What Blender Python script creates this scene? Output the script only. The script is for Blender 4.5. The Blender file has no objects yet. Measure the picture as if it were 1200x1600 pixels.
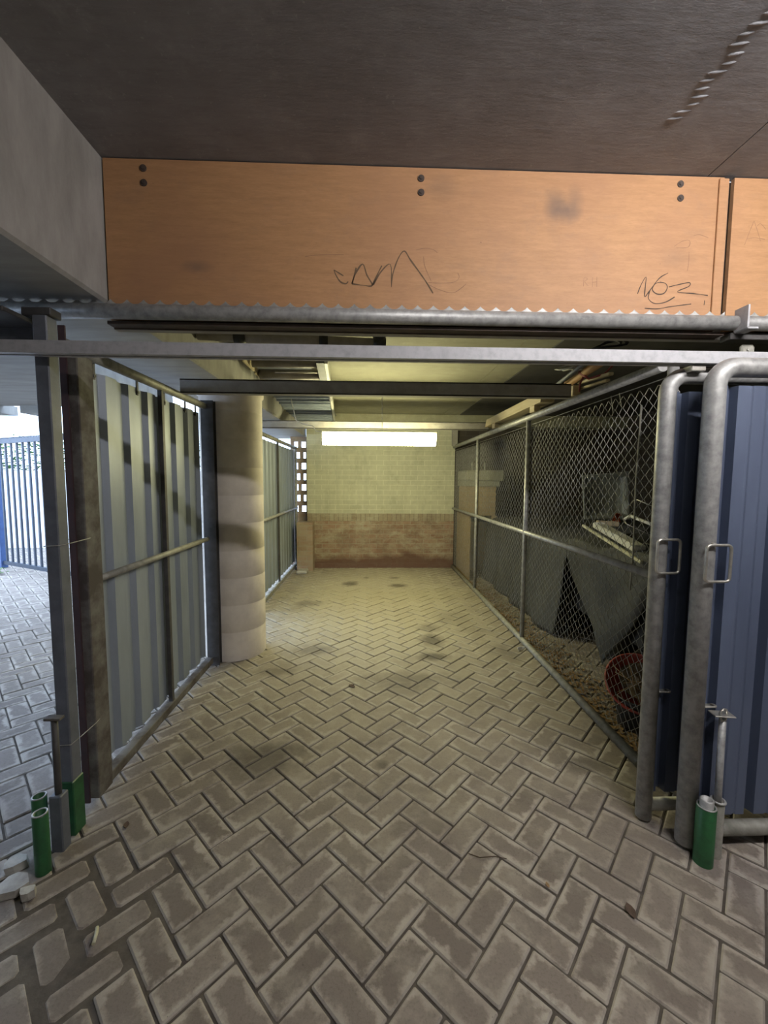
import bpy, bmesh, math, random
from mathutils import Vector, Matrix, noise
random.seed(7)
S = bpy.context.scene
C = S.collection
PI = math.pi
R = math.radians

# ------------------------------------------------------------------ camera
EYE = Vector((0, 0, 1.5)); FPX = 640.0
_y, _p, _r = R(2.0), R(4.5), R(0.3)
fw = Vector((math.sin(_y)*math.cos(_p), math.cos(_y)*math.cos(_p), -math.sin(_p)))
rt0 = Vector((math.cos(_y), -math.sin(_y), 0)); up0 = rt0.cross(fw)
rt = rt0*math.cos(_r) + up0*math.sin(_r); up = -rt0*math.sin(_r) + up0*math.cos(_r)
cam = bpy.data.objects.new('camera', bpy.data.cameras.new('camera'))
C.objects.link(cam)
cam.data.sensor_fit = 'VERTICAL'; cam.data.sensor_height = 36; cam.data.lens = FPX/1600*36
cam.data.clip_start = 0.02
m = Matrix((rt, up, -fw)).transposed().to_4x4(); m.translation = EYE
cam.matrix_world = m
S.camera = cam

def on_y(u, v, Y):
    "a measured photo position carried onto the vertical plane at depth Y"
    d = rt*((u-600)/FPX) - up*((v-800)/FPX) + fw
    return EYE + d*(Y/d.y)

# ------------------------------------------------------------------ node helpers
def new_mat(name):
    mt = bpy.data.materials.new(name); mt.use_nodes = True
    nt = mt.node_tree
    return mt, nt, nt.nodes['Principled BSDF']
def node(nt, t, **kw):
    n = nt.nodes.new(t)
    for k, v in kw.items():
        if k in n.inputs: n.inputs[k].default_value = v
        else: setattr(n, k, v)
    return n
def lk(nt, a, b): nt.links.new(a, b)
def val(nt, op, a, b=None, clamp=False):
    n = nt.nodes.new('ShaderNodeMath'); n.operation = op; n.use_clamp = clamp
    for i, x in enumerate((a, b)):
        if x is None: continue
        if isinstance(x, (int, float)): n.inputs[i].default_value = x
        else: lk(nt, x, n.inputs[i])
    return n.outputs[0]
def mix(nt, f, a, b, mode='MIX'):
    n = nt.nodes.new('ShaderNodeMix'); n.data_type = 'RGBA'; n.blend_type = mode
    for s, x in ((n.inputs[0], f), (n.inputs[6], a), (n.inputs[7], b)):
        if isinstance(x, (int, float)): s.default_value = x
        elif isinstance(x, tuple): s.default_value = (*x, 1)
        else: lk(nt, x, s)
    return n.outputs[2]
def pos(nt):
    return nt.nodes.new('ShaderNodeNewGeometry').outputs['Position']
def noi(nt, vec, scale, detail=4, rough=.6, stretch=None):
    if stretch:
        mp = node(nt, 'ShaderNodeMapping'); mp.inputs['Scale'].default_value = stretch
        lk(nt, vec, mp.inputs['Vector']); vec = mp.outputs[0]
    n = node(nt, 'ShaderNodeTexNoise', Scale=scale, Detail=detail, Roughness=rough)
    lk(nt, vec, n.inputs['Vector']); return n.outputs['Fac']
def ramp(nt, f, lo, hi):
    n = nt.nodes.new('ShaderNodeMapRange'); n.clamp = True
    lk(nt, f, n.inputs[0]); n.inputs[1].default_value = lo; n.inputs[2].default_value = hi
    return n.outputs[0]
def bump(nt, b, h, strength=.3, dist=.01):
    n = node(nt, 'ShaderNodeBump', Strength=strength, Distance=dist)
    lk(nt, h, n.inputs['Height']); lk(nt, n.outputs[0], b.inputs['Normal'])
def blot(nt, p, x, y, rx, ry, soft=.6, warp=None, ax=(0, 1)):
    "soft-edged patch centred at x,y with radii rx,ry in the plane of the two axes"
    sp = nt.nodes.new('ShaderNodeSeparateXYZ'); lk(nt, p, sp.inputs[0])
    a = val(nt, 'DIVIDE', val(nt, 'SUBTRACT', sp.outputs[ax[0]], x), rx)
    b = val(nt, 'DIVIDE', val(nt, 'SUBTRACT', sp.outputs[ax[1]], y), ry)
    d = val(nt, 'SQRT', val(nt, 'ADD', val(nt, 'MULTIPLY', a, a), val(nt, 'MULTIPLY', b, b)))
    if warp is not None: d = val(nt, 'ADD', d, warp)
    n = nt.nodes.new('ShaderNodeMapRange'); n.clamp = True
    lk(nt, d, n.inputs[0]); n.inputs[1].default_value = 1+soft*.5; n.inputs[2].default_value = 1-soft*.5
    return n.outputs[0]

def mat(name, col, col2=None, rough=.7, metal=0., scale=8, lo=.35, hi=.65, bmp=.15, bdist=.004, stretch=None, detail=5, spec=.5):
    mt, nt, b = new_mat(name)
    p = pos(nt)
    f = noi(nt, p, scale, detail, .65, stretch)
    c2 = col2 or tuple(x*.6 for x in col)
    lk(nt, mix(nt, ramp(nt, f, lo, hi), col, c2), b.inputs['Base Color'])
    b.inputs['Roughness'].default_value = rough; b.inputs['Metallic'].default_value = metal
    b.inputs['Specular IOR Level'].default_value = spec
    if bmp: bump(nt, b, noi(nt, p, scale*4, 4, .6, stretch), bmp, bdist)
    return mt

M = {}
M['galv'] = mat('galvanised_steel', (.44, .44, .43), (.25, .25, .245), .5, .35, 26, .38, .68, .1)
M['galv_rail'] = mat('galvanised_rail', (.46, .46, .48), (.34, .34, .36), .6, .1, 30, .45, .72, .08)
M['galv_dull'] = mat('dull_galvanised_steel', (.36, .35, .31), (.2, .2, .17), .6, .25, 18, .35, .7, .1)
M['dark_steel'] = mat('dark_painted_steel', (.075, .072, .072), (.045, .042, .04), .6, .1, 14, bmp=.08)
M['beam_steel'] = mat('weathered_beam_steel', (.34, .325, .31), (.25, .235, .22), .7, .1, 10, bmp=.1)
M['brown_steel'] = mat('brown_primed_steel', (.085, .06, .048), (.045, .035, .03), .65, .1, 12, bmp=.1)
M['post_steel'] = mat('grey_post_steel', (.15, .16, .19), (.10, .11, .13), .55, .15, 10, bmp=.08)
M['rust_edge'] = mat('rusty_stained_edge', (.15, .14, .125), (.06, .048, .042), .8, 0, 9, .35, .6, .2)
M['maroon'] = mat('dark_red_primer', (.06, .028, .03), (.04, .022, .025), .7, 0, 12, bmp=.1)
M['green'] = mat('green_enamel', (.018, .095, .032), (.012, .05, .02), .4, 0, 16, .45, .75, .06)
M['sheet_left'] = mat('bluish_sheet', (.29, .33, .39), (.22, .255, .30), .5, .2, 5, .35, .7, .04, stretch=(1, 1, .25))  # grey-green sheet turned bluer, with the lens glare put into the colour
M['sheet_blue'] = mat('blue_grey_sheet', (.10, .125, .19), (.075, .095, .15), .45, .15, 6, .35, .7, .04, stretch=(1, 1, .2))
M['slab_dark'] = mat('dark_slab', (.09, .085, .075), (.06, .056, .05), .9, 0, 4, bmp=.15)  # near-black slab colour, for the neighbouring bay's ceiling only
M['concrete'] = mat('grey_concrete', (.36, .345, .315), (.24, .225, .20), .9, 0, 5, .35, .7, .25, .006, detail=8)
M['column_concrete'] = mat('pale_column_concrete', (.68, .62, .55), (.50, .45, .40), .9, 0, 4, .35, .7, .25, .005, detail=8)
M['concrete_soffit'] = mat('board_marked_concrete', (.39, .38, .355), (.28, .272, .25), .9, 0, 4, .35, .7, .2, .004, stretch=(.6, 3, 1), detail=8)
M['black_plastic'] = mat('black_plastic', (.02, .02, .022), (.012, .012, .013), .45, 0, 10, bmp=.05)
M['white_plastic'] = mat('white_plastic', (.72, .71, .66), (.6, .59, .53), .45, 0, 8, bmp=.04)
M['pvc'] = mat('aged_grey_pipe', (.34, .31, .28), (.22, .2, .18), .55, 0, 8, bmp=.05)
M['wire'] = mat('galvanised_wire', (.40, .40, .38), (.26, .25, .22), .5, .4, 30, bmp=0)
M['chain_steel'] = mat('chain_steel', (.4, .4, .4), (.25, .25, .25), .5, .5, 30, bmp=0)
M['cream_wood'] = mat('cream_timber', (.55, .47, .31), (.42, .34, .2), .75, 0, 5, .3, .7, .15, stretch=(6, .6, 6))
M['tan_board'] = mat('tan_fibreboard', (.38, .27, .14), (.30, .21, .10), .8, 0, 10, .3, .7, .1)
M['orange_wood'] = mat('orange_timber', (.42, .24, .1), (.3, .16, .07), .7, 0, 6, .3, .7, .15, stretch=(6, .6, 6))
M['tarp'] = mat('dusty_dark_tarpaulin', (.075, .076, .068), (.045, .046, .042), .75, 0, 3, .3, .7, .2, .01)
M['dark_box'] = mat('black_shadowy_paint', (.012, .012, .014), (.008, .008, .009), .8, 0, 5, bmp=.05)
M['red_plastic'] = mat('scuffed_red_plastic', (.32, .035, .025), (.2, .04, .03), .6, 0, 9, .35, .65, .15)
M['dirt'] = mat('dry_dirt', (.20, .15, .10), (.10, .075, .05), .95, 0, 30, .35, .65, .5, .01)
M['leaf_dry'] = mat('dry_leaf', (.30, .19, .09), (.16, .10, .05), .85, 0, 25, bmp=.2)
M['leaf_dark'] = mat('dark_leaf', (.09, .055, .04), (.06, .04, .03), .85, 0, 25, bmp=.2)
M['steel_bright'] = mat('bright_steel', (.6, .58, .52), (.42, .4, .36), .35, .8, 20, bmp=.05)
M['pen'] = mat('dark_marker_ink', (.05, .033, .025), (.07, .045, .03), .8, 0, 40, bmp=0)
M['pencil'] = mat('brown_crayon', (.11, .07, .04), (.16, .10, .055), .8, 0, 40, bmp=0)
M['pen_faint'] = mat('faint_brown_ink', (.25, .13, .07), (.32, .18, .1), .8, 0, 40, bmp=0)
M['grey_tray'] = mat('scuffed_grey_tray', (.55, .57, .55), (.38, .4, .38), .5, 0, 6, .35, .65, .08)
M['yard_wall'] = mat('white_rendered_wall', (.78, .78, .78), (.62, .63, .64), .9, 0, 3, bmp=.1)
M['yard_bar'] = mat('blue_black_bar', (.04, .055, .08), (.03, .04, .06), .5, .1, 10, bmp=0)
M['hedge'] = mat('hedge_leaves', (.12, .22, .06), (.05, .11, .03), .7, 0, 18, bmp=0)
M['hose'] = mat('clear_hose', (.42, .42, .38), (.3, .3, .27), .3, 0, 12, bmp=0)
M['red_cord'] = mat('red_cord', (.22, .03, .03), (.14, .02, .02), .7, 0, 20, bmp=0)
M['yellow_strip'] = mat('pale_yellow_strip', (.62, .6, .42), (.5, .48, .33), .5, 0, 12, bmp=0)
M['rubble'] = mat('broken_mortar', (.45, .43, .38), (.3, .28, .25), .95, 0, 18, bmp=.4)

# plywood: warm grain with smudges of real dirt
def plywood():
    mt, nt, b = new_mat('plywood'); p = pos(nt)
    g = noi(nt, p, 5, 8, .7, (1.2, 1, 9)); g2 = noi(nt, p, 34, 4, .7, (1, 1, 5)); L = noi(nt, p, 1.6, 4)
    c = mix(nt, ramp(nt, g, .3, .7), (.52, .285, .135), (.39, .205, .09))
    c = mix(nt, val(nt, 'MULTIPLY', ramp(nt, g2, .45, .75), .45), c, (.33, .17, .078))
    c = mix(nt, val(nt, 'MULTIPLY', ramp(nt, L, .42, .68), .6), c, (.36, .185, .10))
    c = mix(nt, val(nt, 'MULTIPLY', ramp(nt, noi(nt, p, 6, 7, .75, (1, 1, 1.6)), .54, .72), .45), c, (.33, .19, .11))
    c = mix(nt, val(nt, 'MULTIPLY', ramp(nt, noi(nt, p, 55, 2), .73, .78), .6), c, (.16, .09, .05))
    w = val(nt, 'MULTIPLY', val(nt, 'SUBTRACT', noi(nt, p, 14), .5), 1.2)
    for (x, z, rx, rz, k) in ((.78, 2.655, .035, .05, .55), (.86, 2.665, .028, .055, .45), (.82, 2.63, .05, .03, .5),
                              (-.72, 2.375, .045, .018, .5), (.30, 2.72, .05, .04, .25), (1.32, 2.46, .06, .03, .2)):
        c = mix(nt, val(nt, 'MULTIPLY', blot(nt, p, x, z, rx, rz, 1.5, w, (0, 2)), k), c, (.12, .085, .07))
    lk(nt, c, b.inputs['Base Color']); b.inputs['Roughness'].default_value = .62
    bump(nt, b, g2, .08, .003); return mt
M['ply'] = plywood()

# form-ply ceiling of the lane
def ceiling_mat(name, a, bcol, streak):
    mt, nt, b = new_mat(name); p = pos(nt)
    f = noi(nt, p, 2.2, 8, .65); g = noi(nt, p, 8, 6, .7, streak); s = noi(nt, p, 60, 2)
    c = mix(nt, ramp(nt, f, .3, .7), a, bcol)
    c = mix(nt, val(nt, 'MULTIPLY', ramp(nt, g, .45, .75), .4), c, tuple(x*.6 for x in bcol))
    c = mix(nt, val(nt, 'MULTIPLY', ramp(nt, noi(nt, p, 7, 8, .75), .53, .72), .5), c, tuple(x*1.35 for x in a))
    c = mix(nt, val(nt, 'MULTIPLY', ramp(nt, noi(nt, p, 1.3, 5, .7), .45, .7), .4), c, tuple(x*.62 for x in bcol))
    c = mix(nt, val(nt, 'MULTIPLY', ramp(nt, s, .66, .74), .3), c, tuple(x*1.6 for x in a))
    lk(nt, c, b.inputs['Base Color']); b.inputs['Roughness'].default_value = .8
    bump(nt, b, g, .25, .006); return mt
M['lane_ceiling'] = ceiling_mat('grey_lane_ceiling', (.32, .33, .355), (.22, .222, .235), (1, 4, 1))
M['bay_ceiling'] = ceiling_mat('painted_slab', (.36, .35, .26), (.30, .29, .21), (.7, 3, 1))

# pavers: uv holds the position inside one paver in metres, 'rnd' is per paver
PW, PL = .103, .214
def paver():
    mt, nt, b = new_mat('clay_paver'); p = pos(nt)
    at = node(nt, 'ShaderNodeAttribute'); at.attribute_name = 'rnd'
    uv = node(nt, 'ShaderNodeUVMap'); uv.uv_map = 'paver'
    sp = nt.nodes.new('ShaderNodeSeparateXYZ'); lk(nt, uv.outputs[0], sp.inputs[0])
    eu = val(nt, 'SUBTRACT', PL/2, val(nt, 'ABSOLUTE', sp.outputs[0]))
    ev = val(nt, 'SUBTRACT', PW/2, val(nt, 'ABSOLUTE', sp.outputs[1]))
    e = val(nt, 'MINIMUM', eu, ev)
    n1 = noi(nt, p, 45, 5, .7); n2 = noi(nt, p, 2.3, 4); n3 = noi(nt, p, 120, 3); n4 = noi(nt, p, 11, 5, .65)
    e = val(nt, 'ADD', e, val(nt, 'MULTIPLY', val(nt, 'SUBTRACT', n1, .5), .035))
    e = val(nt, 'ADD', e, val(nt, 'MULTIPLY', val(nt, 'SUBTRACT', n4, .5), .09))
    rim = val(nt, 'SUBTRACT', 1.0, ramp(nt, e, .007, .024))
    rimk = val(nt, 'MULTIPLY', rim, ramp(nt, n2, .25, .6))
    c = mix(nt, at.outputs['Fac'], (.158, .131, .112), (.213, .180, .155))
    c = mix(nt, val(nt, 'MULTIPLY', ramp(nt, n3, .5, .72), .45), c, (.10, .085, .07))
    c = mix(nt, val(nt, 'MULTIPLY', rimk, .85), c, (.43, .39, .335))
    c = mix(nt, val(nt, 'MULTIPLY', ramp(nt, noi(nt, p, 5, 8, .75), .50, .66), .5), c, (.34, .31, .26))
    c = mix(nt, val(nt, 'MULTIPLY', ramp(nt, noi(nt, p, 1.7, 5, .7), .5, .72), .35), c, (.12, .10, .08))
    c = mix(nt, val(nt, 'MULTIPLY', ramp(nt, noi(nt, p, 70, 2), .72, .78), .7), c, (.06, .05, .04))
    # broad pale patch, brightening the floor colour over the bay's far end
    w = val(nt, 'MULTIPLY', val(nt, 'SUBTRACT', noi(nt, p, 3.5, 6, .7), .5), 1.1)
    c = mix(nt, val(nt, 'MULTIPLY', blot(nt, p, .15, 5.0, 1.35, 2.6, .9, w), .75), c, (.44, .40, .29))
    # oil and damp spots
    w2 = val(nt, 'MULTIPLY', val(nt, 'SUBTRACT', noi(nt, p, 9, 5, .7), .5), 1.6)
    for (x, y, rx, ry, k) in ((-.56, 2.10, .17, .12, .62), (-.50, 2.18, .22, .06, .35), (.30, 2.98, .28, .10, .45), (.25, 2.82, .18, .08, .3),
                              (.585, 3.73, .10, .13, .7), (.535, 3.36, .11, .07, .75), (-.49, 3.53, .14, .10, .5), (-.28, 5.84, .10, .12, .75),
                              (.41, 5.72, .11, .09, .75), (.38, 6.2, .07, .06, .5), (-.74, 3.12, .13, .06, .4), (1.15, 2.02, .12, .05, .45),
                              (.60, 4.05, .10, .10, .45), (.07, 2.05, .03, .03, .6), (.9, 4.35, .16, .2, .28), (-.75, 4.9, .14, .1, .5),
                              (-.05, 6.2, .04, .05, .5), (1.2, 3.4, .1, .15, .35), (1.02, 4.0, .12, .12, .25)):
        c = mix(nt, val(nt, 'MULTIPLY', blot(nt, p, x, y, rx, ry, 1.0, w2), k), c, (.06, .048, .036))
    lk(nt, c, b.inputs['Base Color']); b.inputs['Roughness'].default_value = .82
    bump(nt, b, val(nt, 'ADD', n3, val(nt, 'MULTIPLY', n1, .8)), .35, .004); return mt
M['paver'] = paver()
M['sand'] = mat('joint_sand', (.115, .10, .082), (.06, .05, .042), .95, 0, 14, .35, .65, .5, .006)

# brick wall: painted above the soldier course, bare and stained below
def brick_mat(name, painted_above=None, c1=(.31, .18, .13), c2=(.22, .125, .09), mortar=(.33, .29, .24), paint=(.54, .54, .41), axis='x', stains=True):
    mt, nt, b = new_mat(name); p = pos(nt)
    sp = nt.nodes.new('ShaderNodeSeparateXYZ'); lk(nt, p, sp.inputs[0])
    cb = nt.nodes.new('ShaderNodeCombineXYZ')
    hor = val(nt, 'ADD', sp.outputs[0], sp.outputs[1])
    lk(nt, hor, cb.inputs[0]); lk(nt, sp.outputs[2], cb.inputs[1])
    bt = node(nt, 'ShaderNodeTexBrick', Scale=1.0); lk(nt, cb.outputs[0], bt.inputs['Vector'])
    bt.inputs['Mortar Size'].default_value = .006; bt.inputs['Mortar Smooth'].default_value = .3
    bt.inputs['Brick Width'].default_value = .23; bt.inputs['Row Height'].default_value = .083
    bt.inputs['Color1'].default_value = (*c1, 1); bt.inputs['Color2'].default_value = (*c2, 1); bt.inputs['Mortar'].default_value = (*mortar, 1)
    bt.inputs['Bias'].default_value = 0
    col = bt.outputs['Color']; h = val(nt, 'SUBTRACT', 1, bt.outputs['Fac'])
    n = noi(nt, p, 3, 7, .7); n2 = noi(nt, p, 6, 7, .75, (.8, .8, 1.5))
    if stains:
        pale = val(nt, 'MULTIPLY', ramp(nt, n2, .40, .64), .8)
        col = mix(nt, pale, col, (.36, .31, .235))
    if painted_above:
        z0, z1 = painted_above
        # soldier course
        cs = nt.nodes.new('ShaderNodeCombineXYZ'); lk(nt, val(nt, 'SUBTRACT', sp.outputs[2], z0), cs.inputs[0]); lk(nt, hor, cs.inputs[1])
        b2 = node(nt, 'ShaderNodeTexBrick', Scale=1.0, offset=0); lk(nt, cs.outputs[0], b2.inputs['Vector'])
        b2.inputs['Mortar Size'].default_value = .007; b2.inputs['Brick Width'].default_value = .3; b2.inputs['Row Height'].default_value = .075
        b2.inputs['Color1'].default_value = (.36, .32, .24, 1); b2.inputs['Color2'].default_value = (.29, .235, .17, 1); b2.inputs['Mortar'].default_value = (.24, .2, .15, 1)
        in_s = val(nt, 'MULTIPLY', val(nt, 'GREATER_THAN', sp.outputs[2], z0), val(nt, 'LESS_THAN', sp.outputs[2], z1))
        col = mix(nt, in_s, col, b2.outputs['Color'])
        up_ = val(nt, 'GREATER_THAN', sp.outputs[2], z1)
        pt = mix(nt, ramp(nt, n, .3, .75), paint, tuple(x*.78 for x in paint))
        pt = mix(nt, val(nt, 'MULTIPLY', bt.outputs['Fac'], .6), pt, (.68, .67, .54))
        st = noi(nt, p, 2.6, 7, .7, (2.6, 1, .5))
        pt = mix(nt, val(nt, 'MULTIPLY', ramp(nt, st, .48, .72), .45), pt, (.33, .33, .25))
        pt = mix(nt, val(nt, 'MULTIPLY', ramp(nt, noi(nt, p, 6, 7, .75), .52, .70), .4), pt, (.36, .34, .24))
        col = mix(nt, up_, col, pt)
        # dark red foot, darker towards the floor
        foot = ramp(nt, val(nt, 'ADD', sp.outputs[2], val(nt, 'MULTIPLY', val(nt, 'SUBTRACT', noi(nt, p, 1.8, 5, .6), .5), .5)), .28, .16)
        pat = noi(nt, p, 4, 8, .75, (.7, 1, 1.4))
        low = val(nt, 'SUBTRACT', 1, up_)
        col = mix(nt, val(nt, 'MULTIPLY', val(nt, 'MULTIPLY', ramp(nt, pat, .50, .68), .7), low), col, (.46, .43, .34))
        col = mix(nt, val(nt, 'MULTIPLY', val(nt, 'MULTIPLY', ramp(nt, noi(nt, p, 3, 6, .7), .48, .68), .55), low), col, (.15, .105, .08))
        col = mix(nt, val(nt, 'MULTIPLY', foot, .85), col, (.12, .06, .045))
    lk(nt, col, b.inputs['Base Color']); b.inputs['Roughness'].default_value = .88
    bump(nt, b, h, .5, .006); return mt
M['brick_back'] = brick_mat('painted_and_bare_brick', (.80, .93))
M['brick_low'] = brick_mat('bare_brick', None, (.36, .25, .19), (.27, .18, .13))
M['brick_pier'] = brick_mat('tan_brick', None, (.42, .30, .16), (.36, .25, .13), (.34, .27, .17), stains=False)
M['brick_dark'] = brick_mat('dull_brick', None, (.075, .062, .055), (.055, .046, .04), (.085, .078, .07), stains=False)  # far darker than the bay's own brick, for the neighbouring bay's walls

mt, nt, b = new_mat('lit_diffuser')
b.inputs['Base Color'].default_value = (.9, .9, .85, 1)
b.inputs['Emission Color'].default_value = (1.0, .93, .50, 1); b.inputs['Emission Strength'].default_value = 56
M['lamp'] = mt

# ------------------------------------------------------------------ mesh helpers
class MB:
    def __init__(s): s.bm = bmesh.new(); s.mi = 0
    def _mark(s, faces, smooth=False):
        for f in faces: f.material_index = s.mi; f.smooth = smooth
    def box(s, x0, x1, y0, y1, z0, z1, bev=0., rot=None, seg=1):
        r = bmesh.ops.create_cube(s.bm, size=1); vs = r['verts']
        c = Vector(((x0+x1)/2, (y0+y1)/2, (z0+z1)/2))
        for v in vs: v.co = Vector((v.co.x*(x1-x0), v.co.y*(y1-y0), v.co.z*(z1-z0)))
        es = list({e for v in vs for e in v.link_edges}); fs = list({f for v in vs for f in v.link_faces})
        s._mark(fs)
        if bev:
            o = bmesh.ops.bevel(s.bm, geom=es, offset=bev, segments=seg, affect='EDGES', profile=.5)
            vs = list({v for f in o['faces'] for v in f.verts} | {v for v in vs if v.is_valid})
            s._mark({f for v in vs for f in v.link_faces})
        for v in vs:
            if rot: v.co = rot @ v.co
            v.co += c
        return s
    def tube(s, pts, r, n=12, closed=False, caps=True, smooth=True, rr=None):
        pts = [Vector(p) for p in pts]; N = len(pts); rings = []
        prev = None
        for i, p in enumerate(pts):
            if closed: t = (pts[(i+1) % N]-pts[i-1])
            else: t = pts[min(i+1, N-1)]-pts[max(i-1, 0)]
            t.normalize()
            if prev is None:
                a = Vector((0, 0, 1)) if abs(t.z) < .9 else Vector((1, 0, 0))
                a = (a - t*a.dot(t)).normalized()
            else: a = (prev - t*prev.dot(t)).normalized()
            prev = a; b = t.cross(a)
            k = 1.0
            if 0 < i < N-1 or closed:
                d1 = (p-pts[i-1]).normalized(); k = 1/max(.5, math.sqrt(max(.25, (1+d1.dot((pts[(i+1) % N]-p).normalized()))/2)))
            ri = (rr[i] if rr else r)
            rings.append([s.bm.verts.new(p + (a*math.cos(2*PI*j/n) + b*math.sin(2*PI*j/n))*ri*(k if n > 6 else 1)) for j in range(n)])
        fs = []
        for i in range(N if closed else N-1):
            A, B = rings[i], rings[(i+1) % N]
            for j in range(n): fs.append(s.bm.faces.new((A[j], A[(j+1) % n], B[(j+1) % n], B[j])))
        s._mark(fs, smooth)
        if caps and not closed: s._mark([s.bm.faces.new(rings[0][::-1]), s.bm.faces.new(rings[-1])])
        return s
    def pipe_open(s, x, y, z0, z1, ro, ri, n=24):
        "hollow upright socket"
        def ring(r, z): return [s.bm.verts.new((x+r*math.cos(2*PI*j/n), y+r*math.sin(2*PI*j/n), z)) for j in range(n)]
        rs = [ring(ro, z0), ring(ro, z1-.004), ring(ro-.004, z1), ring(ri, z1), ring(ri, z0+.02)]
        for A, B in zip(rs, rs[1:]):
            s._mark([s.bm.faces.new((A[j], A[(j+1) % n], B[(j+1) % n], B[j])) for j in range(n)], True)
        s._mark([s.bm.faces.new(rs[-1])]); return s
    def prism(s, poly, d, axis):
        "extrude a planar polygon (list of 3d points) along the vector d"
        A = [s.bm.verts.new(p) for p in poly]; B = [s.bm.verts.new(Vector(p)+Vector(d)) for p in poly]
        fs = [s.bm.faces.new(A[::-1]), s.bm.faces.new(B)]
        n = len(A)
        fs += [s.bm.faces.new((A[i], A[(i+1) % n], B[(i+1) % n], B[i])) for i in range(n)]
        s._mark(fs); return s
    def grid(s, fn, nu, nv, smooth=True):
        V = [[s.bm.verts.new(fn(i/nu, j/nv)) for j in range(nv+1)] for i in range(nu+1)]
        s._mark([s.bm.faces.new((V[i][j], V[i+1][j], V[i+1][j+1], V[i][j+1])) for i in range(nu) for j in range(nv)], smooth)
        return s
    def build(s, name, mats, parent=None, solid=0., normals=True):
        me = bpy.data.meshes.new(name)
        if normals: bmesh.ops.recalc_face_normals(s.bm, faces=s.bm.faces)
        s.bm.to_mesh(me); s.bm.free()
        for q in (mats if isinstance(mats, (list, tuple)) else [mats]): me.materials.append(M[q] if isinstance(q, str) else q)
        o = bpy.data.objects.new(name, me); C.objects.link(o)
        if parent is not None:
            o.parent = parent; o.matrix_parent_inverse = Matrix.Translation(-tot(parent))
        if solid:
            md = o.modifiers.new('thickness', 'SOLIDIFY'); md.thickness = solid; md.offset = 0
        return o
def tot(o):
    v = Vector(o.location)
    return v
def thing(name, label, cat, loc, group=None):
    o = bpy.data.objects.new(name, None); C.objects.link(o); o.location = loc; o.empty_display_size = .1
    o['label'] = label; o['category'] = cat
    if group: o['group'] = group
    return o
def tag(o, label, cat, group=None, kind=None):
    o['label'] = label; o['category'] = cat
    if group: o['group'] = group
    if kind: o['kind'] = kind
    return o
def struct(o, label=None):
    o['kind'] = 'structure'
    if label: o['label'] = label
    return o
def arc(cx, cy, r, a0, a1, n): return [(cx+r*math.cos(a0+(a1-a0)*i/n), cy+r*math.sin(a0+(a1-a0)*i/n)) for i in range(n+1)]

# ------------------------------------------------------------------ floor: herringbone pavers
def build_floor():
    bm = bmesh.new(); uvl = bm.loops.layers.uv.new('paver'); rl = bm.faces.layers.float.new('rnd')
    ang = R(-44.6)     # corner and direction measured on the pavers
    A = Vector((math.cos(ang), math.sin(ang))); B = Vector((-A.y, A.x)); U = .1111
    O = Vector((.1363, 1.2662))
    def brick(a0, b0, la, lb):
        c = O + A*(a0+la/2)*U + B*(b0+lb/2)*U
        if not (-7.6 < c.x < 4.4 and -1.6 < c.y < 9.0): return
        if c.y < .3 and abs(c.x) > 1.6: return
        la_, lb_ = la*U-.0085, lb*U-.0085
        t = random.uniform(-.004, .004); dz = random.uniform(-.0035, .0015); tx, ty = random.uniform(-.012, .012), random.uniform(-.012, .012)
        # sunken, loosened pavers by the left foreground
        loose = max(0, 1-((c.x+1.0)**2/.12+(c.y-1.25)**2/.16))
        sh = 1 - .17*loose
        dz -= .006*loose; t += random.uniform(-.06, .06)*loose
        la_ *= sh; lb_ *= sh
        long_a = la > lb
        bev = .005
        rv = random.random()
        Ar = A*math.cos(t)+B*math.sin(t); Br = B*math.cos(t)-A*math.sin(t)
        def ring(ins, z):
            out = []
            ch = .012*min(1, .3+loose*2)
            hx, hy = la_/2-ins, lb_/2-ins
            for sx, sy in ((-1, -1), (1, -1), (1, 1), (-1, 1)):
                pts = ((hx-ch, hy), (hx, hy-ch)) if sx*sy < 0 else ((hx, hy-ch), (hx-ch, hy))
                for (px, py) in pts:
                    l = Vector((sx*px, sy*py)); w = c + Ar*l.x + Br*l.y
                    out.append((bm.verts.new((w.x, w.y, z+dz+l.x*tx+l.y*ty)), l))
            return out
        r0, r1, r2 = ring(0, -.03), ring(0, -.0045), ring(bev, 0)
        def face(vs):
            f = bm.faces.new([v for v, _ in vs]); f[rl] = rv; f.material_index = 0
            for lp, (_, l) in zip(f.loops, vs): lp[uvl].uv = (l.x, l.y) if long_a else (l.y, l.x)
        n = len(r0)
        for a, b_ in ((r0, r1), (r1, r2)):
            for i in range(n): face([a[i], a[(i+1) % n], b_[(i+1) % n], b_[i]])
        face(r2)
    for n in range(-90, 91):
        for k in range(-60, 61):
            a, b = -n+2*k, n+2*k
            if abs(a) > 130 or abs(b) > 130: continue
            brick(a, b, 2, 1); brick(a+1, b+1-0, 1, 2)
    # sand bed below the joints
    for (x0, x1, y0, y1) in ((-12, 9, -7, 14),):
        nx = 60
        V = [[bm.verts.new((x0+(x1-x0)*i/nx, y0+(y1-y0)*j/nx, -.009)) for j in range(nx+1)] for i in range(nx+1)]
        for i in range(nx):
            for j in range(nx):
                f = bm.faces.new((V[i][j], V[i+1][j], V[i+1][j+1], V[i][j+1])); f.material_index = 1
    me = bpy.data.meshes.new('floor'); bm.to_mesh(me); bm.free()
    me.materials.append(M['paver']); me.materials.append(M['sand'])
    o = bpy.data.objects.new('floor', me); C.objects.link(o)
    struct(o, 'herringbone clay paver floor with pale dusty edges and oil spots')
build_floor()

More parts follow.
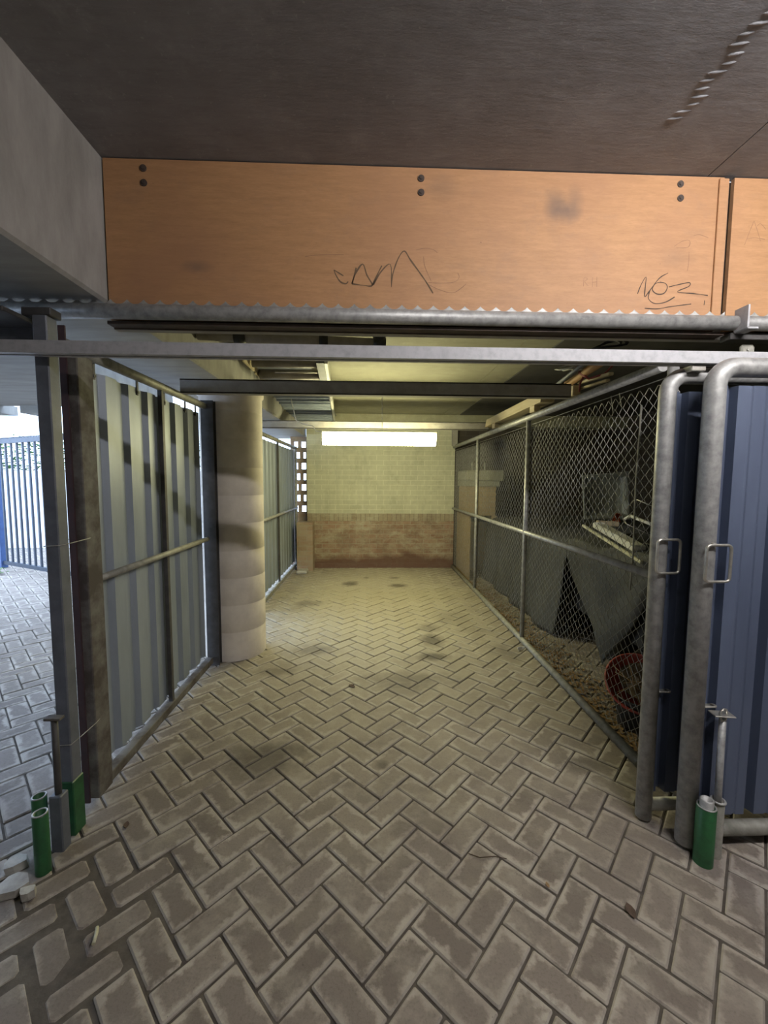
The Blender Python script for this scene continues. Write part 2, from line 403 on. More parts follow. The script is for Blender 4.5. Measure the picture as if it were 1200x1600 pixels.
# ------------------------------------------------------------------ shell
ZL, ZB, ZS = 2.795, 2.55, 2.225         # lane ceiling, bay ceiling, wide beam soffit
c = MB(); c.box(-1.09, 1.432, -4.2, 1.83, ZL, ZL+.12); c.box(1.438, 6.2, -4.2, 1.83, ZL, ZL+.12); c.box(1.43, 1.44, -4.2, 1.83, ZL+.006, ZL+.1)
for i in range(24):                     # row of ripples pressed into the lane ceiling
    y = .90 + i*.028; a = .5+.5*math.sin(i*2.3)
    x = 1.10 + .012*math.sin(i*1.3); w = .030+.016*a
    pts = [(x-w+2*w*k/8, y-.016*(k/8), ZL+.0045) for k in range(9)]
    c.tube(pts, .006, 8, rr=[.001, .004, .006, .0075, .008, .0075, .006, .004, .001])
struct(c.build('ceiling_lane', 'lane_ceiling'), 'dark grey lane ceiling with a joint and a row of ripples')
c = MB(); c.box(-1.09, 1.168, 1.86, 7.2, ZB, ZB+.25); c.box(1.173, 1.44, 1.86, 7.2, ZB, ZB+.25); c.box(1.16, 1.18, 1.86, 7.2, ZB+.004, ZB+.2)
struct(c.build('ceiling_bay', 'bay_ceiling'), 'pale painted slab ceiling over the parking bay')
c = MB(); c.box(-1.68, -1.09, -4.2, 7.55, ZS, 2.95, .012); c.box(-7.0, -2.02, 1.5, 4.35, ZS, 2.6); c.box(-7.0, -1.6, -4.2, 1.42, ZS+.004, 2.95)
for i in range(9): c.box(-4.55+.42*i-1.9, -4.55+.42*i-1.68, 4.30, 4.52, ZS-.075, ZS+.02)
struct(c.build('ceiling_beam', 'concrete_soffit'), 'wide concrete beam along the left of the bay')
c = MB(); c.box(-1.085, 4.4, 1.831, 1.865, 2.13, ZL)
struct(c.build('wall_header', 'concrete'))
c = MB(); c.box(1.435, 4.4, 6.9, 7.12, -.02, ZB)
struct(c.build('wall_back_right', 'brick_dark'), 'dark brick wall of the neighbouring bay')
c = MB(); c.box(-1.05, 1.43, 6.9, 7.12, -.02, ZB)
struct(c.build('wall_back', 'brick_back'), 'brick back wall, painted pale above a soldier course and bare red below')
c = MB(); c.box(4.2, 4.4, 1.86, 7.1, -.02, ZB)
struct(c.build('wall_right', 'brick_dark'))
c = MB(); c.box(2.75, 6.2, 1.88, 2.0, -.02, 2.6)
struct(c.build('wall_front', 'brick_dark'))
c = MB(); c.box(4.6, 4.8, -4.2, 1.88, -.02, 2.95)
struct(c.build('wall_lane', 'concrete'))
c = MB(); c.box(-2.3, -1.9, -4.2, 1.42, -.02, ZS)
struct(c.build('wall_left', 'concrete'))
c = MB(); c.box(-2.3, 6.2, -4.4, -4.2, -.02, 2.95)
struct(c.build('wall_rear', 'concrete'))
c = MB(); c.box(-1.05, 4.2, 6.62, 6.9, 2.36, ZB-.002, .006)
struct(c.build('trim_1', 'bay_ceiling'), 'concrete downstand across the top of the back wall')
c = MB(); c.box(1.441, 4.4, 1.866, 7.2, ZB-.01, ZB+.25)
struct(c.build('ceiling_right', 'slab_dark'), 'dark ceiling of the neighbouring bay')
# hit and miss brick screen at the far left corner, and its low pier
c = MB()
c.box(-1.36, -1.05, 7.13, 7.24, -.02, .86)
for i in range(7):
    z = .86 + i*.185
    c.box(-1.36, -1.05, 7.13, 7.24, z, z+.075)
    off = .055 if i % 2 else 0
    for x in (-1.36, -1.235+off*.6, -1.10):
        c.box(x, x+.05, 7.135, 7.235, z+.075, z+.185)
c.box(-1.36, -1.05, 7.13, 7.24, 2.15, ZS)
struct(c.build('wall_screen', 'brick_low'), 'hit and miss brick screen letting daylight in')
c = MB(); c.box(-1.19, -.93, 6.66, 6.9, -.02, .80, .006)
struct(c.build('trim_2', 'brick_low'), 'low brick pier in the far left corner')

# concrete column
c = MB()
n = 48; rings = []
zs = [0, .02] + sum([[.02+i*.225+.217, .02+i*.225+.221, .02+i*.225+.225] for i in range(10)], [])
zs = [z for z in zs if z < ZS-.05] + [ZS-.045, ZS-.04, ZS+.001]
prof = []
for z in zs:
    groove = any(abs(z-(.02+i*.225+.221)) < .001 for i in range(10))
    prof.append((z, .25 - (.0025 if groove else 0) + (.0 if z < ZS-.042 else .015)))
for z, r in prof: rings.append([c.bm.verts.new((-1.17+r*math.cos(2*PI*j/n), 3.55+r*math.sin(2*PI*j/n), z)) for j in range(n)])
for a, b_ in zip(rings, rings[1:]): c._mark([c.bm.faces.new((a[j], a[(j+1) % n], b_[(j+1) % n], b_[j])) for j in range(n)], True)
col = c.build('concrete_column', 'column_concrete'); tag(col, 'round concrete column with ring joints at the left of the bay', 'column')

# ------------------------------------------------------------------ plywood header boards with pen marks
YP = 1.80
def ribbon(strokes, w, Y):
    mb = MB()
    for st in strokes:
        pts = [on_y(u, v, Y) for u, v in st]
        # smooth the stroke
        sm = []
        for i in range(len(pts)-1):
            p0, p1, p2, p3 = pts[max(i-1, 0)], pts[i], pts[i+1], pts[min(i+2, len(pts)-1)]
            for k in range(5):
                t = k/5
                sm.append(.5*((2*p1)+(p2-p0)*t+(2*p0-5*p1+4*p2-p3)*t*t+(3*p1-p0-3*p2+p3)*t**3))
        sm.append(pts[-1])
        L, Rr = [], []
        for i, p in enumerate(sm):
            d = sm[min(i+1, len(sm)-1)]-sm[max(i-1, 0)]; d.y = 0; d.normalize(); nrm = Vector((-d.z, 0, d.x))
            ww = w*(.75+.5*noise.noise(p*30))
            L.append(mb.bm.verts.new(p+nrm*ww)); Rr.append(mb.bm.verts.new(p-nrm*ww))
        mb._mark([mb.bm.faces.new((L[i], L[i+1], Rr[i+1], Rr[i])) for i in range(len(sm)-1)])
    return mb
def c3(pts): return [(400+x/3, 230+y/3) for x, y in pts]
def c4(pts): return [(800+x/3, 180+y/3) for x, y in pts]
ply = thing('plywood_board', 'long orange plywood board scrawled with a pen tag reading NOZ', 'board', (.2, YP, 2.16), 'plywood boards over the opening')
mb = MB(); mb.box(-1.083, 1.508, YP, YP+.018, 2.16, ZL-.004); mb.build('panel', 'ply', ply)
for (u, v) in ((224, 263), (225, 286), (658, 279), (658, 301), (1063, 288), (1063, 310)):
    p = on_y(u, v, YP); mb = MB()
    mb.tube([(p.x, YP-.004, p.z), (p.x, YP+.004, p.z)], .0135, 16); mb.tube([(p.x, YP-.007, p.z), (p.x, YP-.003, p.z)], .007, 6)
    mb.build('bolt', 'brown_steel', ply)
YS = YP-.0006
ribbon([c3([(365, 575), (375, 600), (395, 630), (420, 640), (432, 630)]), c3([(365, 575), (410, 603)]),
        c3([(450, 640), (468, 590), (500, 548), (520, 600), (545, 648), (500, 647), (450, 640)]), c3([(450, 640), (470, 565)]),
        c3([(545, 648), (565, 605), (590, 555)]), c3([(550, 645), (585, 585), (630, 550), (635, 655)]), c3([(635, 655), (640, 600), (665, 525), (695, 487), (725, 530), (790, 620), (830, 685)])],
       .0034, YS).build('scrawl', 'pencil', ply)
ribbon([c3([(750, 482), (790, 474), (830, 480), (850, 495)]), c3([(785, 512), (792, 560), (820, 625)]), c3([(808, 635), (870, 637), (930, 632), (952, 610), (945, 588)]),
        c3([(800, 640), (860, 668), (920, 683), (960, 662), (985, 640)]), ], .0016, YS).build('scrawl', 'pen_faint', ply)
ribbon([c3([(230, 512), (300, 505), (410, 503)])], .0016, YS).build('scratch', 'pen_faint', ply)
ribbon([c4([(588, 838), (605, 795), (628, 758), (625, 800), (622, 850), (640, 830), (690, 765), (732, 740)]),
        c4([(700, 782), (672, 790), (658, 818), (680, 838), (712, 835), (728, 808), (718, 788), (690, 783)]),
        c4([(645, 825), (640, 860), (670, 883), (720, 876), (762, 852)]),
        c4([(735, 805), (790, 792), (832, 785), (828, 803), (775, 828), (850, 836), (918, 845)]),
        c4([(622, 905), (680, 908), (740, 898), (840, 885)]), c4([(903, 868), (900, 890)])], .0026, YS).build('lettering', 'pen', ply)
ribbon([c4([(335, 802), (338, 762), (354, 768), (341, 781), (358, 800)]), c4([(378, 760), (376, 806)]), c4([(377, 784), (398, 781)]), c4([(398, 758), (397, 806)])], .0014, YS).build('lettering', 'pen_faint', ply)
ribbon([c4([(760, 615), (800, 590), (832, 588), (826, 618), (770, 622)]), c4([(850, 565), (880, 560), (920, 575)]), c4([(830, 640), (828, 690), (822, 730)])],
       .0016, YS).build('scrawl', 'pen_faint', ply)
mb = MB(); mb.box(1.482, 1.524, YP-.008, YP-.0005, 2.19, ZL-.012, .002)
tag(mb.build('timber_batten', 'ply'), 'narrow upright timber batten beside the plywood joint', 'batten')
p2 = thing('plywood_board', 'plywood board at the right edge with a faint letter A', 'board', (2.6, YP, 2.16), 'plywood boards over the opening')
mb = MB(); mb.box(1.552, 4.2, YP, YP+.018, 2.16, ZL-.004); mb.build('panel', 'ply', p2)
ribbon([c4([(1090, 608), (1112, 550), (1135, 495)]), c4([(1135, 495), (1150, 540), (1165, 590)]), c4([(1100, 580), (1140, 575), (1185, 582)]), c4([(1150, 520), (1165, 508), (1190, 535)])],
       .0016, YS).build('lettering', 'pen_faint', p2)

# galvanised header pipes with a scalloped metal strip
def header(x0, x1, label, bracket=False):
    t = thing('header_pipe', label, 'pipe', ((x0+x1)/2, 1.755, 2.19), 'galvanised pipes under the plywood')
    MB().tube([(x0, 1.755, 2.174), (x1, 1.755, 2.174)], .029, 20).build('pipe', 'galv', t)
    mb = MB(); P = .0665; k0 = math.ceil(x0/P)
    pts = []
    k = k0
    while (k+1)*P < x1:
        for q in range(9):
            f = q/8; z = 2.213 + .019*abs(2*f-1)**2.0
            pts.append(((k+f)*P, z))
        k += 1
    A = [mb.bm.verts.new((x, 1.779, z)) for x, z in pts]; B = [mb.bm.verts.new((x, 1.777, 2.17)) for x, z in pts]
    mb._mark([mb.bm.faces.new((A[i], A[i+1], B[i+1], B[i])) for i in range(len(A)-1)])
    mb.build('scalloped_strip', 'galv', t, solid=.002)
    if bracket:
        mb = MB(); mb.box(x0-.004, x0+.004, 1.71, 1.775, 2.142, 2.235); mb.box(x0, x0+.045, 1.71, 1.775, 2.138, 2.145); mb.build('angle_bracket', 'galv_rail', t)
    return t
header(-2.25, 1.556, 'long galvanised header pipe with scalloped strip below the scrawled plywood')
header(1.575, 4.2, 'galvanised header pipe at the right edge with an angle bracket', True)
mb = MB(); mb.box(-1.08, 1.53, 1.775, 1.83, 2.132, 2.146, .002); mb.box(-1.08, 1.53, 1.822, 1.83, 2.128, 2.16)
tag(mb.build('steel_channel', 'brown_steel'), 'dark brown steel channel directly under the galvanised header pipe', 'channel')
mb = MB(); mb.box(1.56, 4.2, 1.775, 1.83, 2.115, 2.142, .002)
tag(mb.build('steel_channel', 'dark_steel'), 'dark steel channel under the right header pipe above the blue gates', 'channel')

# sliding rail
t = thing('sliding_rail', 'long galvanised sliding gate rail across the whole opening', 'rail', (0, 1.62, 1.96))
mb = MB(); mb.box(-2.3, 3.2, 1.60, 1.606, 1.962, 2.008); mb.box(-2.3, 3.2, 1.606, 1.655, 2.002, 2.008); mb.box(-2.3, 3.2, 1.606, 1.622, 1.962, 1.967); mb.box(-2.3, 3.2, 1.637, 1.655, 1.962, 1.967); mb.box(-2.3, 3.2, 1.650, 1.655, 1.967, 2.002)
mb.build('track', 'galv_rail', t)
for x in (-1.405, -1.475):
    mb = MB(); mb.tube([(x, 1.585, 1.93), (x, 1.585, 2.045 if x < -1.45 else 2.16)], .0085, 10)
    mb.tube([(x, 1.585, 1.945), (x, 1.585, 1.96)], .017, 6); mb.tube([(x, 1.585, 2.008), (x, 1.585, 2.022)], .017, 6)
    mb.build('hanger_bolt', 'dark_steel', t)
p = on_y(1165, 547, 1.64)
mb = MB(); mb.box(p.x-.028, p.x+.028, 1.63, 1.64, 1.99, 2.045, .008); mb.tube([(p.x, 1.625, 2.026), (p.x, 1.645, 2.026)], .006, 8)
mb.build('bracket', 'galv_dull', t)
mb = MB(); mb.box(-1.52, -1.32, 1.57, 1.75, 2.10, 2.118, .003); mb.box(-1.52, -1.32, 1.74, 1.75, 2.0, 2.11); mb.build('mounting_angle', 'dark_steel', t)

# ------------------------------------------------------------------ beams, pipes and rack overhead
def channel(name, x0, x1, y, z0, z1, mt_, label):
    mb = MB(); mb.box(x0, x1, y, y+.008, z0, z1); mb.box(x0, x1, y, y+.06, z0, z0+.008); mb.box(x0, x1, y, y+.06, z1-.008, z1)
    o = mb.build(name, mt_); return tag(o, label, 'beam')
channel('steel_channel_beam', -1.23, 1.345, 2.75, 2.055, 2.145, 'beam_steel', 'dark steel channel beam crossing the bay in front of the column')
channel('steel_channel_beam', -1.32, 1.44, 5.0, 2.11, 2.20, 'beam_steel', 'far dark steel channel beam just in front of the lamp')
t = thing('drain_pipe', 'grey drain pipe with black collars behind the sliding rail', 'pipe', (-.4, 2.74, 2.38))
MB().tube([(-1.08, 2.68, 2.40), (.085, 2.79, 2.395)], .033, 18).build('pipe', 'pvc', t)
mb = MB(); mb.tube([(.02, 2.785, 2.396), (.10, 2.793, 2.395)], .042, 18); mb.tube([(.06, 2.79, 2.395), (.06, 2.79, 2.475)], .042, 18); mb.build('elbow', 'black_plastic', t)
mb = MB(); mb.tube([(-.33, 2.752, 2.398), (-.275, 2.757, 2.398)], .041, 18); mb.build('collar', 'black_plastic', t)
mb = MB(); mb.tube([(-.86, 2.70, 2.399), (-.79, 2.707, 2.399)], .041, 18); mb.build('collar', 'black_plastic', t)

for x in (-.30, -.82):
    mb = MB(); mb.tube([(x, 2.71+.1*(x+.82), 2.43), (x, 2.71+.1*(x+.82), ZB)], .005, 8); mb.build('hanger_rod', 'black_plastic', t)
t = thing('ceiling_rack', 'slatted blue grey steel rack slung under the bay ceiling beside the beam', 'rack', (-.75, 5, 2.4))
def rx(y, s): return -.935 + (s*.60) - .065*(y-3.2)
SL = []
mb = MB(); mb.prism([(rx(3.2, 1)-.012, 3.2, 2.375), (rx(6.6, 1)-.012, 6.6, 2.375), (rx(6.6, 1)-.012, 6.6, 2.45), (rx(3.2, 1)-.012, 3.2, 2.45)], (.025, 0, 0), 0); mb.build('side_rail', 'white_plastic', t)
mb = MB(); mb.prism([(rx(3.2, 1)-.075, 3.2, 2.378), (rx(6.6, 1)-.075, 6.6, 2.378), (rx(6.6, 1)-.075, 6.6, 2.45), (rx(3.2, 1)-.075, 3.2, 2.45)], (.06, 0, 0), 0); mb.build('side_rail', 'post_steel', t)
for i in range(14):
    y = 4.15 + i*.185
    if y > 6.6: break
    x0, x1 = max(rx(y, 0), -1.075), rx(y, 1)-.02
    mb = MB(); mb.box(x0, x1, y-.06, y+.06, -.004+2.40, 2.404, rot=Matrix.Rotation(R(-24), 3, 'X')); mb.box(x0, x1, y-.064, y-.056, 2.362, 2.385)
    mb.build('slat', 'sheet_left', t)
for y, r, z in ((3.42, .03, 2.43), (3.72, .045, 2.42)):
    mb = MB(); mb.tube([(max(rx(y, 0), -1.06), y, z), (rx(y, 1)-.08, y, z)], r, 16); mb.build('cross_tube', 'pvc', t)
mb = MB(); mb.box(-1.07, rx(5, 1)-.08, 3.3, 6.6, 2.50, 2.51); mb.build('top_sheet', 'post_steel', t)
mb = MB(); mb.tube([(-.80, 3.56, 2.40), (-.42, 3.55, 2.40)], .008, 8); tag(mb.build('metal_rod', 'steel_bright'), 'thin shiny rod hanging under the front of the ceiling rack', 'rod')
for i, (x, y0, y1) in enumerate(((-.98, 3.25, 3.55), (-.99, 3.62, 3.95))):
    mb = MB(); mb.box(x, x+.012, y0, y1, 2.40, 2.46)
    tag(mb.build('wooden_slat', 'cream_wood'), ('pale strip against the concrete beam nearest the opening', 'pale strip against the concrete beam further back beside the rack')[i], 'strip')

# ------------------------------------------------------------------ fluorescent lamp
LX0, LX1, LY, LZ = -.531, .742, 4.6, 1.957
t = thing('fluorescent_lamp', 'glowing fluorescent batten lamp hung across the far end of the bay', 'lamp', (.12, LY, LZ+.07))
mb = MB(); mb.box(LX0, LX1, LY-.055, LY+.055, LZ+.045, LZ+.075, .006); mb.build('housing', 'white_plastic', t)
mb = MB()
prof = [(-.065, .044), (-.062, -.03), (-.045, -.065), (0, -.078), (.045, -.065), (.062, -.03), (.065, .044)]
mb.prism([(LX0+.012, LY+a, LZ+b_) for a, b_ in prof], (LX1-LX0-.024, 0, 0), 0); df = mb.build('diffuser', 'lamp', t)
for x in (LX0, LX1-.012):
    mb = MB(); mb.prism([(x, LY+a*1.04, LZ+b_*1.04) for a, b_ in prof], (.012, 0, 0), 0); mb.build('end_cap', 'white_plastic', df)
mb = MB()
z = LZ+.075; k = 0
while z < ZB-.01:
    ring = [(.135+(.006*math.cos(a) if k % 2 else 0), LY+(0 if k % 2 else .006*math.cos(a)), z+.016+.016*math.sin(a)) for a in [2*PI*q/10 for q in range(10)]]
    mb.tube(ring, .0022, 6, closed=True); z += .026; k += 1
mb.build('hanging_chain', 'chain_steel', t)
mb = MB(); mb.tube([(LX0+.02, LY, LZ+.06), (LX0-.06, LY, LZ+.075), (LX0-.10, LY, LZ+.13), (LX0-.2, LY, LZ+.15), (LX0-.28, LY, LZ+.19), (LX0-.33, LY, LZ+.4), (LX0-.33, LY, ZB)], .005, 8); mb.build('power_cable', 'white_plastic', t)

# ceiling lamp of the lane, above and to the right of the viewer
mt, nt, b = new_mat('lane_tube'); b.inputs['Emission Color'].default_value = (1.0, .96, .95, 1); b.inputs['Emission Strength'].default_value = 225
M['lane_tube'] = mt
mb = MB(); mb.box(.71, 2.23, .24, .36, 2.75, 2.793, .005); mb.mi = 1; mb.tube([(.73, .30, 2.715), (2.21, .30, 2.715)], .018, 16); mb.mi = 0
for x in (.72, 2.22): mb.box(x-.01, x+.01, .28, .32, 2.69, 2.75)
struct(mb.build('lane_lamp', ['white_plastic', 'lane_tube']), 'fluorescent ceiling lamp of the lane')

# ------------------------------------------------------------------ corrugated sheets
def ribbed(mb, s0, s1, z0, z1, place, pitch=.2, depth=.034, first=0., rib=.055, slope=.018):
    "place(s, d, z) -> point; ribs stand out by depth"
    pr = []; s = s0 - ((s0-first) % pitch)
    while s < s1+pitch:
        for a, d in ((0, 0), (pitch-rib-slope*2, 0), (pitch-rib-slope, depth), (pitch-slope, depth)):
            if s0 <= s+a <= s1: pr.append((s+a, d))
        q = (pitch-rib-slope*2)/3
        s += pitch
    pr.sort()
    pr = [(s0, pr[0][1])] + pr + [(s1, pr[-1][1])]
    A = [mb.bm.verts.new(place(s, d, z0)) for s, d in pr]; B = [mb.bm.verts.new(place(s, d, z1)) for s, d in pr]
    mb._mark([mb.bm.faces.new((A[i], A[i+1], B[i+1], B[i])) for i in range(len(pr)-1)])
    return mb

XL = -1.27
# near left panel
t = thing('corrugated_side_panel', 'near grey corrugated side panel between the square post and the column', 'panel', (XL, 2.5, 0), 'corrugated panels on the left side')
for (y0, y1, f) in ((1.87, 2.585, 1.90), (2.565, 3.19, 2.62)):
    ribbed(MB(), y0, y1, .098, 2.0, lambda s, d, z: (XL-.022-d - (.003 if s > 2.58 else 0), s, z), .19, .022, f, .05, .026).build('corrugated_sheet', 'sheet_left', t, solid=.0012)
MB().tube([(XL, 1.80, 2.055), (XL, 3.22, 2.055)], .025, 16).build('top_rail', 'galv_dull', t); trl = bpy.context.scene.objects['top_rail']
MB().tube([(XL+.012, 1.86, 1.035), (XL+.012, 3.20, 1.035)], .017, 14).build('mid_rail', 'galv_dull', t)
mb = MB(); mb.box(XL-.03, XL+.022, 1.84, 3.22, .03, .078, .003); mb.build('bottom_rail', 'rust_edge', t)
mb = MB(); mb.box(XL-.014, XL+.012, 2.565, 2.593, .06, 2.04, .002); mb.build('stile', 'dark_steel', t)
mb = MB(); mb.box(XL-.025, XL-.005, 1.80, 1.812, .03, 2.13, .002); mb.box(XL-.022, XL+.006, 1.792, 1.80, .03, 2.13); mb.build('edge_channel', 'maroon', t)
mb = MB(); mb.box(XL-.004, XL+.045, 1.80, 1.90, .045, 2.02, .004); mb.build('edge_board', 'rust_edge', t)
for y in (2.0, 2.36, 2.66, 2.95, 3.12):
    mb = MB(); mb.tube([(XL-.03, y, 1.975), (XL-.012, y, 1.975)], .008, 8); mb.box(XL-.022, XL-.016, y-.008, y+.008, 1.96, 2.05); mb.build('clip', 'dark_steel', trl)
# far left panel
t = thing('corrugated_side_panel', 'far corrugated side panel behind the column reaching the back corner', 'panel', (XL, 6, 0), 'corrugated panels on the left side')
for (y0, y1, f) in ((4.6, 5.75, 4.7), (5.73, 7.08, 5.80)):
    ribbed(MB(), y0, y1, .09, 1.985, lambda s, d, z: (XL-.02-d, s, z), .19, .024, f, .05, .026).build('corrugated_sheet', 'sheet_left', t, solid=.0012)
MB().tube([(XL, 4.4, 2.03), (XL, 7.1, 2.03)], .025, 14).build('top_rail', 'galv_dull', t)
MB().tube([(XL+.012, 4.4, 1.01), (XL+.012, 7.1, 1.01)], .02, 14).build('mid_rail', 'galv', t)
mb = MB(); mb.box(XL-.025, XL+.02, 4.4, 7.1, .012, .06, .003); mb.build('bottom_rail', 'galv_dull', t)
mb = MB(); mb.box(XL-.012, XL+.012, 5.725, 5.755, .03, 2.02); mb.build('stile', 'dark_steel', t)
mb = MB(); mb.tube([(XL, 7.085, 0), (XL, 7.085, 2.06)], .025, 14); mb.build('end_post', 'galv', t)
mb = MB(); mb.box(XL-.08, XL-.05, 4.42, 4.48, 0, 2.06); mb.build('front_post', 'dark_steel', t)
# dark upright between the panel and the column
mb = MB()
for (a, b_, c_, d) in ((-1.30, -1.205, 3.238, 3.246), (-1.30, -1.205, 3.286, 3.294), (-1.257, -1.248, 3.246, 3.286)): mb.box(a, b_, c_, d, 0, 2.10)
tag(mb.build('steel_upright', 'dark_steel'), 'dark steel upright standing against the front of the round column', 'post')
# near square post with green sleeve
t = thing('square_post', 'tall grey square steel post at the left with a green painted foot', 'post', (-1.24, 1.70, 0))
mb = MB(); mb.box(-1.287, -1.233, 1.655, 1.712, 0, 2.12, .004); mb.build('shaft', 'post_steel', t)
mb = MB(); mb.box(-1.291, -1.229, 1.651, 1.716, 0, .24, .004); mb.build('green_foot', 'green', t)
mb = MB(); mb.box(-1.33, -1.22, 1.66, 1.72, 2.12, 2.15, .003); mb.build('cap_plate', 'dark_steel', t)
for z in (1.23, .40):
    mb = MB(); a = [(-1.290, 1.652, z), (-1.230, 1.652, z+.003), (-1.226, 1.71, z+.004), (-1.222, 1.80, z+.008), (-1.23, 1.86, z+.01), (-1.30, 1.80, z+.006), (-1.290, 1.715, z)]
    mb.tube(a, .002, 6, closed=True); mb.build('tie_wire', 'wire', t)

# ------------------------------------------------------------------ left floor bolt and sockets
t = thing('drop_bolt', 'dark T-handled drop bolt standing in a square sleeve by the left post', 'bolt', (-1.252, 1.60, 0))
mb = MB(); mb.tube([(-1.25, 1.60, .1), (-1.25, 1.60, .545)], .0125, 12); rd = mb.build('rod', 'dark_steel', t)
mb = MB(); mb.box(-1.282, -1.218, 1.585, 1.615, .545, .556, .002); mb.build('handle', 'rust_edge', rd)
mb = MB(); mb.box(-1.274, -1.226, 1.577, 1.623, -.02, .235, .004); mb.build('sleeve', 'post_steel', t)
for (x, y, lab) in ((-1.245, 1.50, 'short green pipe socket nearest the camera at the left edge'), (-1.315, 1.585, 'short green pipe socket behind, left of the drop bolt')):
    t = thing('pipe_socket', lab, 'socket', (x, y, 0), 'green pipe sockets')
    tb = MB().pipe_open(x, y, -.02, .235, .0255, .0195).build('tube', 'green', t)
    mb = MB(); mb.tube([(x+.0225*math.cos(2*PI*q/24), y+.0225*math.sin(2*PI*q/24), .236) for q in range(24)], .003, 6, closed=True); mb.build('rim', 'galv', tb)

# ------------------------------------------------------------------ chain link fence on the right
XF = 1.415
F0, F1 = 1.90, 6.96
t = thing('chain_link_fence', 'chain link fence panel along the right side of the bay', 'fence', (XF, 4.5, 0))
MB().tube([(XF, 1.98, 2.055), (XF, F1, 2.055)], .027, 16).build('top_rail', 'galv', t)
MB().tube([(XF, 1.98, 1.03), (XF, F1, 1.022)], .021, 14).build('mid_rail', 'galv', t)
MB().tube([(XF, 1.98, .028), (XF, F1, .028)], .027, 16).build('bottom_rail', 'galv_dull', t)
for y, r in ((1.91, .024), (3.66, .02), (5.38, .02), (6.94, .025)):
    MB().tube([(XF, y, .005), (XF, y, 2.05)], r, 14).build('post', 'galv', t)
mb = MB(); mb.tube([(XF+.02, F0, 2.0), (XF+.02, 4.5, 1.992), (XF+.02, F1, 2.0)], .0025, 6); mb.build('line_wire', 'wire', t)
mb = MB()
pv, ph = .064, .072
nk = int((F1-F0)/(ph/2)); nz = int(1.93/(pv/2))
for k in range(nk):
    pts = []
    for j in range(nz+1):
        y = F0 + (k + ((j+k) % 2))*ph/2; z = .06 + j*pv/2
        y += .003*noise.noise(Vector((k*.7, j*.5, 3))); x = XF+.03 + (.0022 if ((j+k) % 2) else -.0022) + .006*noise.noise(Vector((y*1.5, z*1.5, 9)))
        pts.append((x, y, z))
    mb.tube(pts, .0019, 4, caps=False, smooth=True)
mb.build('wire_mesh', 'wire', t, normals=False)
mb = MB(); mb.tube([(XF+.02, 2.155, 1.9), (XF+.022, 2.17, 1.5), (XF+.02, 2.16, 1.1), (XF+.02, 2.17, .9)], .005, 6); mb.build('tension_bar', 'galv_dull', t)
for (y, z0, z1) in ((2.42, 2.0, 1.90), (2.34, 2.0, 1.92)):
    mb = MB(); mb.tube([(XF+.01, y, z0), (XF+.015, y-.02, z1)], .0028, 5); mb.build('tie_wire', 'wire', t)
mb = MB(); mb.box(1.37, 1.46, 6.84, 6.9, 2.07, 2.36)
tag(mb.build('concrete_post', 'concrete'), 'short grey stub post above the far end of the chain link fence', 'post')

# ------------------------------------------------------------------ two sliding gates on the right
def gate(name, label, x0, x1, y, ztop, zbot, r, hx, hz, lugz, lug_hasp):
    t = thing(name, label, 'gate', (x0, y, 0), 'blue corrugated sliding gates')
    rb = .07
    top = [(x0+rb-rb*math.cos(a), y, ztop-rb+rb*math.sin(a)) for a in [PI/2*i/8 for i in range(9)]]
    MB().tube([(x0, y, zbot)] + top + [(x1, y, ztop)], r, 20).build('frame_pipe', 'galv', t)
    MB().tube([(x0, y, zbot+.055), (x1, y, zbot+.055)], r*.8, 16).build('bottom_rail', 'galv_dull', t)
    mb = MB(); mb.tube([(x1, y, zbot), (x1, y, ztop)], r, 16); mb.build('end_stile', 'galv', t)
    ys = y+r*.35
    mb = MB()
    s = x0+r+.004
    pr = [(s, 0), (s+.022, 0), (s+.030, .030), (s+.055, .030), (s+.060, -.004)]
    q = s+.060
    while q < x1-.02:
        for a, d in ((.046, -.004), (.050, -.0), (.058, -.0), (.062, -.004), (.100, -.004), (.104, 0), (.112, 0), (.116, -.004), (.150, -.004), (.158, .03), (.185, .03), (.193, -.004)): pr.append((q+a, d))
        q += .193
    pr = [p for p in pr if p[0] < x1-.005]
    A = [mb.bm.verts.new((a, ys+d, zbot+.105)) for a, d in pr]; B = [mb.bm.verts.new((a, ys+d, ztop-r-.028)) for a, d in pr]
    mb._mark([mb.bm.faces.new((A[i], A[i+1], B[i+1], B[i])) for i in range(len(pr)-1)])
    mb.build('corrugated_sheet', 'sheet_blue', t, solid=.0012)
    # rectangular bow handle
    w, h, rr_ = .096, .140, .016
    lp = []
    for (sx, sz, a0) in ((1, 1, 0), (-1, 1, PI/2), (-1, -1, PI), (1, -1, 3*PI/2)):
        lp += [(hx+sx*(w/2-rr_)+rr_*math.cos(a0+PI/2*i/5), y-r-.012, hz+sz*(h/2-rr_)+rr_*math.sin(a0+PI/2*i/5)) for i in range(6)]
    hb = MB().tube(lp, .0055, 10, closed=True); hb.tube([(x0, y-r+.004, hz+h/2+.004), (hx-.01, y-r-.012, hz+h/2)], .006, 8); hb.tube([(x0, y-r+.004, hz-h/2-.004), (hx-.01, y-r-.012, hz-h/2)], .006, 8)
    hb.build('handle', 'steel_bright', t)
    mb = MB(); mb.box(x0+r-.004, x0+r+.045, y-.012, y+.012, lugz, lugz+.007, .002); mb.tube([(x0+r+.045, y, lugz), (x0+r+.045, y, lugz+.007)], .012, 14)
    mb.build('lug', 'steel_bright', t)
    return t
g1 = gate('sliding_gate', 'rear sliding gate of blue sheet, its pipe stile touching the chain link fence', 1.222, 3.0, 1.675, 1.93, .012, .032, 1.222+.012, 1.19, .585, False)
